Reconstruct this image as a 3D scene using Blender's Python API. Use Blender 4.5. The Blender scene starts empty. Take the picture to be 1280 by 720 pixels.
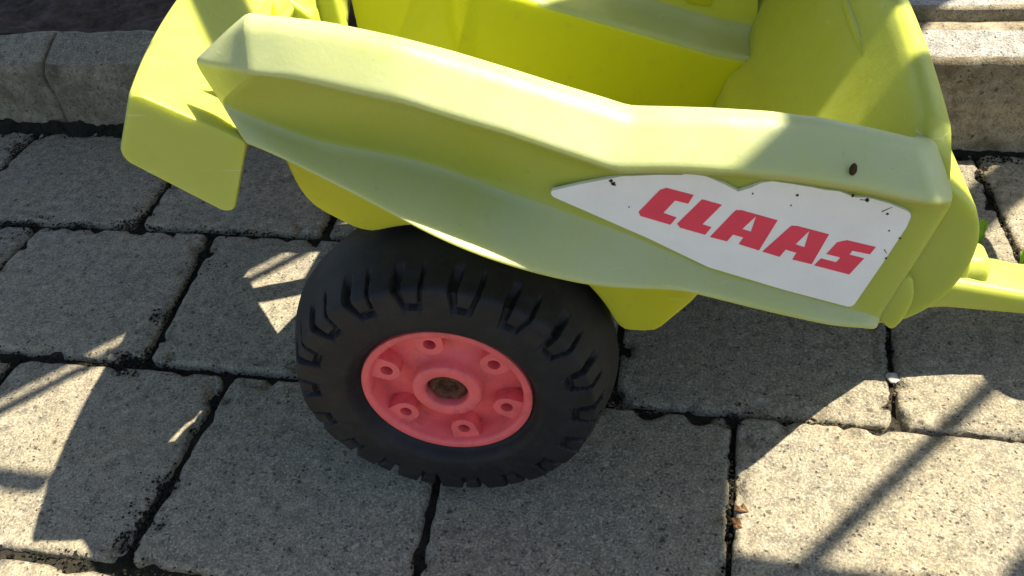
import bpy, bmesh, math, random
from mathutils import Vector, Matrix, noise
from mathutils.geometry import tessellate_polygon
rnd = random.Random(7)
scene = bpy.context.scene
COL = scene.collection

# ------------------------------------------------------------------ camera
cam_d = bpy.data.cameras.new("camera")
cam = bpy.data.objects.new("camera", cam_d)
COL.objects.link(cam)
cam_d.sensor_width = 36.0
cam_d.lens = 36.0 * 1080.0 / 1280.0
cam_d.clip_start = 0.01
cam_d.clip_end = 2000.0
RX = Vector((0.974572, 0.205186, -0.090046))
RU = Vector((-0.072358, 0.668508, 0.740177))
RB = Vector((0.212070, -0.714840, 0.666356))
cam.matrix_world = Matrix(((RX.x, RU.x, RB.x, 0.0), (RX.y, RU.y, RB.y, 0.0), (RX.z, RU.z, RB.z, 0.56), (0, 0, 0, 1)))
scene.camera = cam

# ------------------------------------------------------------------ sky, sun, exposure
SUN = Vector((0.545, 0.24, 1.0)).normalized()
world = bpy.data.worlds.new("World")
scene.world = world
world.use_nodes = True
wn = world.node_tree
bg = wn.nodes["Background"]
sky = wn.nodes.new("ShaderNodeTexSky")
sky.sky_type = 'NISHITA'
sky.sun_disc = False
sky.sun_elevation = math.asin(SUN.z)
sky.sun_rotation = math.atan2(SUN.x, SUN.y)
wn.links.new(sky.outputs[0], bg.inputs[0])
bg.inputs[1].default_value = 0.085
sun_d = bpy.data.lights.new("sun", 'SUN')
sun_d.energy = 5.0
sun_d.angle = math.radians(0.5)
sun_d.color = (1.0, 0.92, 0.76)
sun = bpy.data.objects.new("sun", sun_d)
COL.objects.link(sun)
sun.rotation_euler = SUN.to_track_quat('Z', 'Y').to_euler()
sun.location = SUN * 5
scene.view_settings.view_transform = 'Standard'
scene.view_settings.look = 'None'
scene.view_settings.exposure = 1.45
scene.view_settings.gamma = 1.0

# ------------------------------------------------------------------ helpers
def tag(o, label=None, cat=None, group=None, kind=None):
    if label: o['label'] = label
    if cat: o['category'] = cat
    if group: o['group'] = group
    if kind: o['kind'] = kind
    return o

def link(name, me, mat=None, parent=None, smooth=True):
    o = bpy.data.objects.new(name, me)
    COL.objects.link(o)
    if mat is not None and not me.materials: me.materials.append(mat)
    if parent is not None: o.parent = parent
    if smooth:
        me.polygons.foreach_set('use_smooth', [True] * len(me.polygons))
    return o

def mesh(verts, faces):
    me = bpy.data.meshes.new("m")
    me.from_pydata([tuple(v) for v in verts], [], faces)
    me.update()
    return me

def fix_normals(me):
    bm = bmesh.new(); bm.from_mesh(me)
    bmesh.ops.remove_doubles(bm, verts=bm.verts, dist=1e-6)
    bmesh.ops.recalc_face_normals(bm, faces=bm.faces)
    bm.to_mesh(me); bm.free(); me.update()
    return me

def sharp(me, ang=40):
    try: me.set_sharp_from_angle(angle=math.radians(ang))
    except Exception: pass

def empty(name, loc=(0, 0, 0), rz=0.0):
    o = bpy.data.objects.new(name, None)
    COL.objects.link(o)
    o.location = loc; o.rotation_euler = (0, 0, rz); o.empty_display_size = 0.05
    return o

def bevel(o, w, seg=3, ang=35):
    m = o.modifiers.new("bevel", 'BEVEL')
    m.width = w; m.segments = seg; m.limit_method = 'ANGLE'; m.angle_limit = math.radians(ang)
    return o

def interp(poly, x):
    if x <= poly[0][0]: return poly[0][1]
    for (x0, y0), (x1, y1) in zip(poly, poly[1:]):
        if x <= x1: return y0 + (y1 - y0) * (x - x0) / max(1e-9, x1 - x0)
    return poly[-1][1]

def round_poly(pts, radii, n=4):
    """open polyline of Vectors; each inner corner replaced by a small curve of n+1 points"""
    out = [pts[0]]
    for i in range(1, len(pts) - 1):
        p, a, b = pts[i], pts[i - 1] - pts[i], pts[i + 1] - pts[i]
        d = min(radii[i], a.length * 0.45, b.length * 0.45)
        A = p + a.normalized() * d if a.length > 1e-9 else p
        B = p + b.normalized() * d if b.length > 1e-9 else p
        last = out[-1]
        for k in range(1, 4): out.append(last.lerp(A, (.06, .5, .94)[k - 1]))
        for k in range(n + 1):
            t = k / n
            out.append(A * (1 - t) ** 2 + p * 2 * t * (1 - t) + B * t * t)
    last = out[-1]
    for k in range(1, 4): out.append(last.lerp(pts[-1], (.06, .5, .94)[k - 1]))
    out.append(pts[-1])
    return out

def loft(cols, close_sections=False, caps=False):
    n = len(cols[0]); V = [p for c in cols for p in c]; F = []
    m = n if close_sections else n - 1
    for j in range(len(cols) - 1):
        for i in range(m):
            k = (i + 1) % n
            F.append((j * n + i, j * n + k, (j + 1) * n + k, (j + 1) * n + i))
    if caps:
        F.append(tuple(range(n))[::-1]); F.append(tuple((len(cols) - 1) * n + i for i in range(n)))
    return fix_normals(mesh(V, F))

def extrude(profile, axis_fn, vals, caps=True):
    """profile: closed list of 2-D points; axis_fn(p, v) -> 3-D point"""
    return loft([[axis_fn(p, v) for p in profile] for v in vals], True, caps)

def round_closed(pts, r, n=3):
    out = []; N = len(pts)
    for i in range(N):
        p = Vector((*pts[i], 0)); a = Vector((*pts[i - 1], 0)) - p; b = Vector((*pts[(i + 1) % N], 0)) - p
        rr = r[i] if isinstance(r, (list, tuple)) else r
        d = min(rr, a.length * .45, b.length * .45)
        A = p + a.normalized() * d; B = p + b.normalized() * d
        for k in range(n + 1):
            t = k / n; q = A * (1 - t) ** 2 + p * 2 * t * (1 - t) + B * t * t
            out.append((q.x, q.y))
    return out

# ------------------------------------------------------------------ materials
def new_mat(name):
    m = bpy.data.materials.new(name); m.use_nodes = True
    return m, m.node_tree, m.node_tree.nodes["Principled BSDF"]

def N(nt, t, **kw):
    n = nt.nodes.new(t)
    for k, v in kw.items():
        if k in n.inputs: n.inputs[k].default_value = v
        else: setattr(n, k, v)
    return n

def tex(nt, scale, detail=4.0, rough=0.55, kind='noise', vec=None):
    if kind == 'noise':
        n = N(nt, "ShaderNodeTexNoise"); n.inputs['Detail'].default_value = detail; n.inputs['Roughness'].default_value = rough
    else:
        n = N(nt, "ShaderNodeTexVoronoi")
    n.inputs['Scale'].default_value = scale
    nt.links.new((vec or coord(nt)), n.inputs['Vector'])
    return n

def coord(nt):
    g = nt.nodes.get("coord_geo")
    if not g:
        g = nt.nodes.new("ShaderNodeNewGeometry"); g.name = "coord_geo"
    return g.outputs['Position']

def ramp(nt, src, stops):
    r = nt.nodes.new("ShaderNodeValToRGB"); e = r.color_ramp.elements
    while len(e) < len(stops): e.new(0.5)
    for s, (p, c) in zip(e, stops):
        s.position = p; s.color = (*c, 1) if len(c) == 3 else c
    nt.links.new(src, r.inputs[0])
    return r.outputs[0]

def mix(nt, fac, a, b, blend='MIX'):
    m = nt.nodes.new("ShaderNodeMix"); m.data_type = 'RGBA'; m.blend_type = blend
    for sock, v in ((m.inputs[0], fac), (m.inputs[6], a), (m.inputs[7], b)):
        if isinstance(v, (int, float)): sock.default_value = v
        elif isinstance(v, tuple): sock.default_value = (*v, 1) if len(v) == 3 else v
        else: nt.links.new(v, sock)
    return m.outputs[2]

def math_n(nt, op, a, b=0.0):
    m = nt.nodes.new("ShaderNodeMath"); m.operation = op
    for s, v in zip(m.inputs, (a, b)):
        if isinstance(v, (int, float)): s.default_value = v
        else: nt.links.new(v, s)
    return m.outputs[0]

def bump(nt, bsdf, heights, dist=0.001, strength=1.0):
    prev = None
    for h, d in heights:
        b = nt.nodes.new("ShaderNodeBump"); b.inputs['Distance'].default_value = d; b.inputs['Strength'].default_value = strength
        nt.links.new(h, b.inputs['Height'])
        if prev: nt.links.new(prev, b.inputs['Normal'])
        prev = b.outputs[0]
    nt.links.new(prev, bsdf.inputs['Normal'])

BW = ((0, (0, 0, 0)), (1, (1, 1, 1)))
def concrete(name, base, dark, light, warm=(0.30, 0.25, 0.17), rough_bump=0.0009, stain=None):
    m, nt, b = new_mat(name)
    L = nt.links
    big = tex(nt, 9, 5, .6).outputs['Fac']
    c = mix(nt, ramp(nt, big, ((.35, (0, 0, 0)), (.7, (1, 1, 1)))), base, warm)
    oi = nt.nodes.new("ShaderNodeObjectInfo")
    tone = math_n(nt, 'MULTIPLY_ADD', oi.outputs['Random'], 0.40); tone.node.inputs[2].default_value = 0.80
    tone_c = nt.nodes.new("ShaderNodeCombineColor")
    for i in range(3): L.new(tone, tone_c.inputs[i])
    c = mix(nt, 1.0, c, tone_c.outputs[0], 'MULTIPLY')
    mid = tex(nt, 85, 6, .7).outputs['Fac']
    c = mix(nt, ramp(nt, mid, ((.38, (.62, .62, .62)), (.62, (0, 0, 0)))), c, dark)
    fine = tex(nt, 520, 3, .7).outputs['Fac']
    c = mix(nt, ramp(nt, fine, ((.50, (0, 0, 0)), (.72, (.75, .75, .75)))), c, light)
    c = mix(nt, ramp(nt, fine, ((.30, (.8, .8, .8)), (.46, (0, 0, 0)))), c, dark)
    # bigger aggregate grains and dark pits, with ragged outlines
    dn = nt.nodes.new("ShaderNodeVectorMath"); dn.operation = 'MULTIPLY_ADD'; dn.inputs[1].default_value = (.006, .006, .006)
    L.new(tex(nt, 240, 3, .6).outputs['Color'], dn.inputs[0]); L.new(coord(nt), dn.inputs[2])
    pit = None
    for sc_, lo_, hi_, lt, dk in ((300, .16, .40, .84, .76), (120, .10, .36, .90, .88)):
        vor = tex(nt, sc_, kind='v', vec=dn.outputs[0]); vcol = nt.nodes.new("ShaderNodeSeparateColor"); L.new(vor.outputs['Color'], vcol.inputs[0])
        near = ramp(nt, vor.outputs['Distance'], ((lo_, (1, 1, 1)), (hi_, (0, 0, 0))))
        is_light = ramp(nt, vcol.outputs[0], ((lt, (0, 0, 0)), (lt + .12, (1, 1, 1))))
        is_dark = ramp(nt, vcol.outputs[1], ((dk, (0, 0, 0)), (dk + .08, (1, 1, 1))))
        c = mix(nt, math_n(nt, 'MULTIPLY', near, math_n(nt, 'MULTIPLY', is_light, .5)), c, tuple(min(1, x * 1.2) for x in light))
        d_ = math_n(nt, 'MULTIPLY', near, is_dark)
        c = mix(nt, math_n(nt, 'MULTIPLY', d_, .9), c, tuple(x * .5 for x in dark))
        pit = d_ if pit is None else math_n(nt, 'MAXIMUM', pit, d_)
    # moss and dirt in patches
    pm = tex(nt, 26, 6, .72).outputs['Fac']
    c = mix(nt, ramp(nt, pm, ((.61, (0, 0, 0)), (.74, (.75, .75, .75)))), c, (0.040, 0.038, 0.026))
    if stain:
        ps = tex(nt, 14, 6, .7).outputs['Fac']
        c = mix(nt, ramp(nt, ps, ((.44, (0, 0, 0)), (.66, (.85, .85, .85)))), c, stain)
    L.new(c, b.inputs['Base Color'])
    b.inputs['Roughness'].default_value = .92
    b.inputs['Specular IOR Level'].default_value = .25
    h = math_n(nt, 'SUBTRACT', fine, math_n(nt, 'MULTIPLY', pit, .8))
    bump(nt, b, [(mid, rough_bump * 2.0), (h, rough_bump)])
    return m

M_paver = concrete('paver_concrete', (.26, .23, .168), (.078, .072, .056), (.50, .445, .34), (.31, .255, .16))
M_kerb = concrete('kerb_concrete', (.29, .25, .17), (.11, .095, .07), (.42, .38, .29), (.34, .27, .155), stain=(.085, .055, .028))
M_kerb_rough = concrete('kerb_bevel_concrete', (.33, .315, .285), (.13, .125, .115), (.56, .54, .49), (.36, .33, .27), .0016)

def soil(name, a, b_, rough=.95, sc=160):
    m, nt, b = new_mat(name)
    f = tex(nt, sc, 7, .75).outputs['Fac']; g = tex(nt, sc * .2, 5, .6).outputs['Fac']
    c = mix(nt, ramp(nt, f, ((.35, (0, 0, 0)), (.68, (1, 1, 1)))), a, b_)
    c = mix(nt, ramp(nt, g, ((.45, (0, 0, 0)), (.65, (.6, .6, .6)))), c, tuple(x * .5 for x in a))
    nt.links.new(c, b.inputs['Base Color']); b.inputs['Roughness'].default_value = rough
    b.inputs['Specular IOR Level'].default_value = .15
    bump(nt, b, [(f, .003)])
    return m
M_joint = soil('joint_dirt', (.020, .018, .014), (.055, .046, .032))
M_soil = soil('bed_soil', (.055, .037, .028), (.14, .095, .070), sc=90)
M_ground = soil('bare_ground', (.10, .09, .07), (.20, .18, .14), sc=40)
M_sand = soil('joint_sand', (.10, .075, .045), (.26, .21, .14), sc=500)
M_moss = soil('moss_dirt', (.012, .013, .009), (.035, .035, .022), sc=400)

def plastic(name, col, faded, fade_amt, rough=.42, trans=0.0, grime=.35, fine=.00012):
    m, nt, b = new_mat(name); L = nt.links
    f = tex(nt, 22, 5, .6).outputs['Fac']
    c = mix(nt, ramp(nt, f, ((.3, (fade_amt * .75,) * 3), (.7, (min(1, fade_amt * 1.15),) * 3))), col, faded)
    sp = tex(nt, 330, 3, .6).outputs['Fac']
    c = mix(nt, ramp(nt, sp, ((.68, (0, 0, 0)), (.78, (grime,) * 3))), c, tuple(x * .35 for x in faded))
    g2 = tex(nt, 60, 6, .75).outputs['Fac']
    c = mix(nt, ramp(nt, g2, ((.60, (0, 0, 0)), (.80, (grime * 1.0,) * 3))), c, (.24, .25, .10))
    sc_map = nt.nodes.new("ShaderNodeMapping"); sc_map.inputs['Scale'].default_value = (14, 60, 260); sc_map.inputs['Rotation'].default_value = (.3, .5, .2)
    L.new(coord(nt), sc_map.inputs[0])
    scr = tex(nt, 1.0, 3, .6, vec=sc_map.outputs[0]).outputs['Fac']
    c = mix(nt, ramp(nt, scr, ((.70, (0, 0, 0)), (.76, (.25, .25, .25)))), c, (.75, .76, .60))
    L.new(c, b.inputs['Base Color'])
    L.new(ramp(nt, g2, ((.3, (rough * .85,) * 3), (.75, (min(1, rough * 1.5),) * 3))), b.inputs['Roughness'])
    b.inputs['Specular IOR Level'].default_value = .45
    b.inputs['Subsurface Weight'].default_value = .55; b.inputs['Subsurface Radius'].default_value = (1.0, 1.0, .12); b.inputs['Subsurface Scale'].default_value = .018
    bump(nt, b, [(tex(nt, 420, 2, .5).outputs['Fac'], fine), (tex(nt, 18, 3, .5).outputs['Fac'], .0012)])
    if trans > 0:
        tr = nt.nodes.new("ShaderNodeBsdfTranslucent"); L.new(c, tr.inputs[0])
        mx = nt.nodes.new("ShaderNodeMixShader"); mx.inputs[0].default_value = trans
        out = nt.nodes["Material Output"]
        L.new(b.outputs[0], mx.inputs[1]); L.new(tr.outputs[0], mx.inputs[2]); L.new(mx.outputs[0], out.inputs[0])
    return m
LIME = (.36, .385, .008)
M_faded = plastic('lime_plastic_faded', LIME, (.405, .435, .215), .85)
M_lime = plastic('lime_plastic', (.40, .425, .015), (.44, .465, .13), .5, trans=.0)
M_inner = plastic('lime_plastic_inside', (.52, .53, .004), (.52, .54, .04), .25, trans=.14)
M_ledge = plastic('lime_plastic_dusty_skylit', (.34, .37, .04), (.38, .42, .16), .75)  # faded and dusty, plus sky light's grey painted into upward faces
M_fresh_glow = plastic('lime_plastic_fresh_glow', (.52, .49, .004), (.52, .50, .03), .3)  # less faded lime, with the arches' glow put into a brighter colour
M_mid = plastic('lime_plastic_weathered', LIME, (.41, .44, .09), .6)

def simple(name, col, rough=.5, var=.25, sc=60, bumpd=.0003, spec=.4, metal=0.0, dirt=None):
    m, nt, b = new_mat(name)
    f = tex(nt, sc, 6, .65).outputs['Fac']
    c = mix(nt, ramp(nt, f, ((.3, (0, 0, 0)), (.75, (1, 1, 1)))), tuple(x * (1 - var) for x in col), tuple(min(1, x * (1 + var)) for x in col))
    if dirt:
        c = mix(nt, ramp(nt, tex(nt, 70, 6, .7).outputs['Fac'], ((.50, (0, 0, 0)), (.72, (dirt[1],) * 3))), c, dirt[0])
        c = mix(nt, ramp(nt, tex(nt, 700, 3, .6).outputs['Fac'], ((.64, (0, 0, 0)), (.74, (dirt[1],) * 3))), c, dirt[0])
    nt.links.new(c, b.inputs['Base Color']); b.inputs['Roughness'].default_value = rough
    b.inputs['Specular IOR Level'].default_value = spec; b.inputs['Metallic'].default_value = metal
    bump(nt, b, [(tex(nt, sc * 8, 3, .6).outputs['Fac'], bumpd)])
    return m
M_tyre = simple('black_plastic_tyre', (.014, .0135, .014), .58, .4, 40, .00015, .24, 0.0, ((.070, .064, .055), .16))
M_rim = simple('red_plastic', (.80, .125, .12), .5, .12, 50, .0001, .4, 0.0, ((.22, .06, .04), .45))
M_rust = simple('rusty_metal', (.17, .07, .035), .8, .8, 260, .0012, .3, .3)
M_sticker = simple('white_sticker', (.80, .765, .70), .42, .05, 40, .00008, .4)
M_red = simple('red_print', (.74, .05, .085), .42, .08, 50, .00006, .4)
M_dirt = simple('dark_dirt', (.05, .03, .012), .8, .5, 300, .0005, .2)
M_leaf = simple('fresh_leaf', (.30, .52, .03), .5, .3, 200, .0003, .35)
M_dry = simple('dry_leaf', (.13, .065, .025), .7, .5, 200, .0004, .2)
M_wood = simple('weathered_timber', (.20, .19, .18), .7, .3, 30, .0006, .2)
M_stone = simple('pale_pebble', (.42, .40, .36), .9, .2, 200, .0005, .2)
M_plaster = simple('brown_plaster', (.15, .145, .14), .9, .2, 12, .001, .1)
M_glass = simple('dark_window_glass', (.03, .035, .04), .08, .1, 3, .00001, .5)
# ------------------------------------------------------------------ measured lines of the side panel (metres, trailer axes)
Lin = [(-0.0636, 0.012, 0.385), (-0.0428, 0.012, 0.3816), (-0.0241, 0.012, 0.3789), (-0.0046, 0.012, 0.374), (0.0112, 0.012, 0.3697), (0.0377, 0.012, 0.3616), (0.0666, 0.012, 0.3511), (0.0906, 0.012, 0.342), (0.1108, 0.012, 0.3348), (0.1259, 0.012, 0.329), (0.1433, 0.012, 0.3282), (0.1686, 0.012, 0.3268), (0.1952, 0.012, 0.3246), (0.2218, 0.012, 0.3204), (0.2484, 0.012, 0.3136), (0.2654, 0.012, 0.3087)]
L1 = [(-0.0629, -0.001, 0.3854), (-0.0439, -0.001, 0.3846), (-0.0247, -0.001, 0.3809), (-0.0049, -0.001, 0.3761), (0.0145, -0.001, 0.3713), (0.04, -0.001, 0.3613), (0.0683, -0.001, 0.351), (0.0917, -0.001, 0.3421), (0.1115, -0.001, 0.3345), (0.1262, -0.001, 0.3288), (0.1433, -0.001, 0.3292), (0.1679, -0.001, 0.3286), (0.1939, -0.001, 0.326), (0.2198, -0.001, 0.3224), (0.2456, -0.001, 0.3167), (0.267, -0.001, 0.31)]
L2 = [(-0.0613, -0.014, 0.3642), (-0.0391, -0.0157, 0.3619), (-0.0251, -0.0168, 0.3587), (-0.0087, -0.0181, 0.3546), (0.0149, -0.02, 0.35), (0.0406, -0.0205, 0.3404), (0.0662, -0.021, 0.3317), (0.0923, -0.0215, 0.3211), (0.12, -0.022, 0.3103), (0.1437, -0.022, 0.3107), (0.1554, -0.022, 0.3102), (0.1814, -0.022, 0.3082), (0.2067, -0.0223, 0.3055), (0.2323, -0.023, 0.3011), (0.2516, -0.0234, 0.2967), (0.2632, -0.0237, 0.2936), (0.2747, -0.024, 0.2914)]
L3 = [(-0.0631, -0.012, 0.3609), (-0.0417, -0.0116, 0.3575), (-0.028, -0.0114, 0.3535), (-0.012, -0.0111, 0.3485), (0.0114, -0.0107, 0.3423), (0.0376, -0.0102, 0.3319), (0.0635, -0.0078, 0.3211), (0.0901, -0.004, 0.3071), (0.1192, -0.004, 0.2953), (0.1441, -0.004, 0.2958), (0.1565, -0.004, 0.2952), (0.1838, -0.004, 0.2932), (0.2106, -0.004, 0.2901), (0.2378, -0.004, 0.285), (0.2583, -0.004, 0.28), (0.2707, -0.004, 0.2764), (0.2829, -0.004, 0.2739)]
L4 = [(-0.0966, 0.01, 0.3344), (-0.0668, 0.01, 0.3173), (-0.0513, 0.01, 0.3104), (-0.037, 0.01, 0.3055), (-0.0235, 0.01, 0.3033), (-0.0088, 0.01, 0.3006), (0.0133, 0.01, 0.2946), (0.0349, 0.01, 0.2853), (0.0549, 0.0058, 0.2784), (0.0794, -0.0024, 0.2752), (0.1206, -0.004, 0.2577), (0.1591, -0.004, 0.2372), (0.1711, -0.004, 0.2285), (0.2141, -0.004, 0.2147), (0.249, -0.004, 0.2024), (0.2629, -0.004, 0.1977)]
L5 = [(-0.083, -0.002, 0.3148), (-0.0718, -0.006, 0.3132), (-0.039, -0.017, 0.3028), (-0.0137, -0.026, 0.2945), (-0.001, -0.03, 0.2891), (0.0126, -0.033, 0.2824), (0.0264, -0.0355, 0.2753), (0.0476, -0.037, 0.2651), (0.0715, -0.0345, 0.2526), (0.0945, -0.029, 0.2406), (0.1118, -0.025, 0.2332), (0.137, -0.022, 0.2292), (0.1561, -0.02, 0.2279), (0.1638, -0.018, 0.2232), (0.2066, -0.014, 0.2062), (0.244, -0.013, 0.1949), (0.2605, -0.011, 0.1922)]
rear = [(-0.0665, 0.016, 0.3831), (-0.0837, 0.018, 0.3718), (-0.1065, 0.017, 0.3559), (-0.1059, 0.017, 0.3497), (-0.1001, 0.016, 0.3313), (-0.0877, 0.006, 0.3107)]
front = [(0.2706, 0.03, 0.3007), (0.2825, 0.028, 0.3004), (0.2926, 0.012, 0.2766), (0.2931, 0.012, 0.2693), (0.2728, 0.01, 0.1859), (0.2701, 0.004, 0.185)]
sticker = [(0.0841, 0.285), (0.0848, 0.2866), (0.1002, 0.2909), (0.1224, 0.2959), (0.141, 0.2968), (0.1525, 0.2966), (0.1563, 0.2977), (0.1655, 0.2958), (0.175, 0.2909), (0.1826, 0.2861), (0.1888, 0.2886), (0.1938, 0.2916), (0.1989, 0.2927), (0.208, 0.2912), (0.2202, 0.2886), (0.2263, 0.2871), (0.233, 0.2863), (0.237, 0.2844), (0.2417, 0.2825), (0.2476, 0.2823), (0.2585, 0.2788), (0.2674, 0.2744), (0.2703, 0.2722), (0.271, 0.2703), (0.2703, 0.2636), (0.2631, 0.2386), (0.2535, 0.2074), (0.2523, 0.2057), (0.25, 0.2054), (0.2135, 0.2175), (0.1705, 0.2337), (0.1371, 0.254), (0.0852, 0.2826)]
letters = [[[(0.1456, 0.2886), (0.1598, 0.284), (0.1573, 0.2784), (0.1503, 0.2804), (0.1444, 0.2721), (0.1515, 0.269), (0.1484, 0.2641), (0.1322, 0.27), (0.1312, 0.2727), (0.1423, 0.2873)]], [[(0.1644, 0.2812), (0.1748, 0.2776), (0.1654, 0.2645), (0.1703, 0.2625), (0.1673, 0.2573), (0.1537, 0.2621), (0.152, 0.2648)]], [[(0.1824, 0.2741), (0.1855, 0.274), (0.2044, 0.2675), (0.1969, 0.2466), (0.1858, 0.2509), (0.1878, 0.2556), (0.1821, 0.2576), (0.1793, 0.2528), (0.17, 0.2558), (0.1807, 0.2719)], [(0.1932, 0.2704), (0.1914, 0.2596), (0.1866, 0.2614)]], [[(0.212, 0.2639), (0.2151, 0.2637), (0.232, 0.2582), (0.226, 0.2371), (0.2153, 0.2404), (0.217, 0.2452), (0.2109, 0.2474), (0.2083, 0.2422), (0.1988, 0.2458), (0.2107, 0.2622)], [(0.2217, 0.2607), (0.2206, 0.2491), (0.2156, 0.2511)]], [[(0.2418, 0.2543), (0.2573, 0.2498), (0.2552, 0.2447), (0.2458, 0.2471), (0.2446, 0.2443), (0.2527, 0.2417), (0.2469, 0.23), (0.2274, 0.2363), (0.2303, 0.2413), (0.2387, 0.2387), (0.2405, 0.2422), (0.2327, 0.2446), (0.237, 0.2527)]]]
# ------------------------------------------------------------------ ground, paving, kerb (the setting)
def sheet(name, x0, x1, y0, y1, z, nx, ny, mat, amp=0.0, sc=30, parent=None):
    V = []; F = []
    for j in range(ny + 1):
        for i in range(nx + 1):
            x = x0 + (x1 - x0) * i / nx; y = y0 + (y1 - y0) * j / ny
            dz = amp * noise.fractal(Vector((x * sc, y * sc, 3.1)), 1.0, 2.0, 4) if amp else 0
            V.append((x, y, z + dz))
    for j in range(ny):
        for i in range(nx):
            a = j * (nx + 1) + i; F.append((a, a + 1, a + nx + 2, a + nx + 1))
    return link(name, mesh(V, F), mat, parent)

ground = tag(sheet('ground', -600, 600, -600, 600, -.045, 8, 8, M_ground),
             'dusty bare ground under and around the paved yard', 'ground', kind='structure')
pavement = tag(sheet('pavement', -1.75, .95, -.1, .875, -.008, 270, 98, M_joint, .0035, 70),
               'dark dirt bed of the pavement under the grey paving stones', 'pavement', kind='structure')

ROWS = [(.866, .020), (.671, .028), (.4695, .021), (.272, .021), (.075, .021), (-.12, .021)]   # y = a + b x of the joints
JOINTS = [[(-1.58, 0), (-1.345, 0), (-1.112, 0), (-.879, .005), (-.634, .10), (-.405, .04), (-.170, 0), (.056, 0), (.284, .06), (.515, 0), (.75, 0)],
          [(-1.46, 0), (-1.225, 0), (-.985, 0), (-.748, 0), (-.515, .13), (-.290, .05), (-.067, .02), (.164, -.06), (.392, 0), (.62, 0), (.86, 0)],
          [(-1.56, 0), (-1.33, 0), (-1.10, 0), (-.868, 0), (-.636, 0), (-.411, 0), (-.190, .08), (.0345, -.01), (.258, 0), (.48, 0), (.71, 0)],
          [(-1.45, 0), (-1.2, 0), (-.985, 0), (-.75, 0), (-.52, 0), (-.30, 0), (-.075, 0), (.15, 0), (.37, 0), (.60, 0), (.83, 0)],
          [(-1.56, 0), (-1.33, 0), (-1.10, 0), (-.868, 0), (-.636, 0), (-.411, 0), (-.190, 0), (.0345, 0), (.258, 0), (.48, 0), (.71, 0)]]

def paver(row, k):
    (ta, tb), (ba, bb) = ROWS[row], ROWS[row + 1]
    (x0, s0), (x1, s1) = JOINTS[row][k], JOINTS[row][k + 1]
    seed = row * 31.7 + k * 7.3
    r = random.Random(int(seed * 10))
    xm, ym = (x0 + x1) / 2, ((ta + tb * (x0 + x1) / 2) + (ba + bb * (x0 + x1) / 2)) / 2
    def lim(u, v):           # u, v in 0..1 across the stone, before its joints are cut
        yb = ba + bb * (x0 + (x1 - x0) * u); yt = ta + tb * (x0 + (x1 - x0) * u)
        y = yb + (yt - yb) * v
        xa = x0 - s0 * (y - yb - (yt - yb) / 2); xb = x1 - s1 * (y - yb - (yt - yb) / 2)
        return Vector((xa + (xb - xa) * u, y, 0))
    n = 62 if (row < 3 and -1.2 < xm < .75) else 16
    gap = r.uniform(.0014, .0026) + (.0022 if xm < -.15 else 0)
    tx, ty, dz = r.uniform(-.011, .011), r.uniform(-.011, .011), r.uniform(-.0016, .0016)
    W, H = x1 - x0, (ta - ba)
    V = []; F = []
    def spaced(i): 
        t = i / n
        return t - .085 * math.sin(2 * math.pi * t) / (1.0)     # denser near the edges
    rc = r.uniform(.006, .012)
    for j in range(n + 1):
        for i in range(n + 1):
            u, v = spaced(i), spaced(j)
            p = lim(u, v)
            # distance to the (rounded, uneven) outline
            dx = min(u, 1 - u) * W; dy = min(v, 1 - v) * H
            su, sv = (1 if u < .5 else -1), (1 if v < .5 else -1)
            q = Vector((p.x * 38 + seed, p.y * 38, 0))
            wob = .0020 * noise.noise(q) + .0022 * noise.noise(q * 2.7) + .0016 * noise.noise(q * 7.1)
            ex = gap + max(0, wob); ey = gap + max(0, .0020 * noise.noise(q + Vector((9, 4, 2))) + .0022 * noise.noise(q * 3.1))
            # pull border vertices inside: gap and rounded corner
            lx = ex; ly = ey
            if dx < rc and dy < rc:
                cxd, cyd = rc - dx, rc - dy
                m = max(cxd, cyd); L = math.hypot(cxd, cyd)
                if L > 1e-9:
                    sc_ = m / L
                    dx2, dy2 = rc - cxd * sc_, rc - cyd * sc_
                    p = p + Vector((su * (dx2 - dx), sv * (dy2 - dy), 0))
                    edge = rc - m
                else: edge = rc
            else:
                edge = min(dx, dy)
            fx = max(0.0, 1 - dx / .05); fy = max(0.0, 1 - dy / .05)
            p.x += su * lx * fx; p.y += sv * ly * fy
            R = .0052
            e = edge
            fall = 0.0
            if e < R:
                t = 1 - e / R
                fall = .0030 * t * t
            chip = noise.noise(Vector((p.x * 55 + seed, p.y * 55, 5)))
            if e < .017 and chip > .10:
                fall += (chip - .10) * .026 * (1 - e / .017)
            z = dz + tx * (p.x - xm) + ty * (p.y - ym) - fall
            z += .0010 * noise.noise(Vector((p.x * 22, p.y * 22, seed))) + .00055 * noise.noise(Vector((p.x * 110, p.y * 110, seed))) + .0004 * noise.noise(Vector((p.x * 260, p.y * 260, seed)))
            V.append(p + Vector((0, 0, z)))
    for j in range(n):
        for i in range(n):
            a = j * (n + 1) + i; F.append((a, a + 1, a + n + 2, a + n + 1))
    # skirt down into the joint
    ring = [i for i in range(n)] + [n + j * (n + 1) for j in range(n)] + [(n + 1) * n + n - i for i in range(n)] + [(n - j) * (n + 1) for j in range(n)]
    base = len(V)
    for a in ring:
        p = V[a].copy(); p.z = -.04; V.append(p)
    for q in range(len(ring)):
        w = (q + 1) % len(ring)
        F.append((ring[w], ring[q], base + q, base + w))
    return link('paving_stone', mesh(V, F), M_paver, pavement)
for row in range(5):
    for k in range(10):
        paver(row, k)

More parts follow.
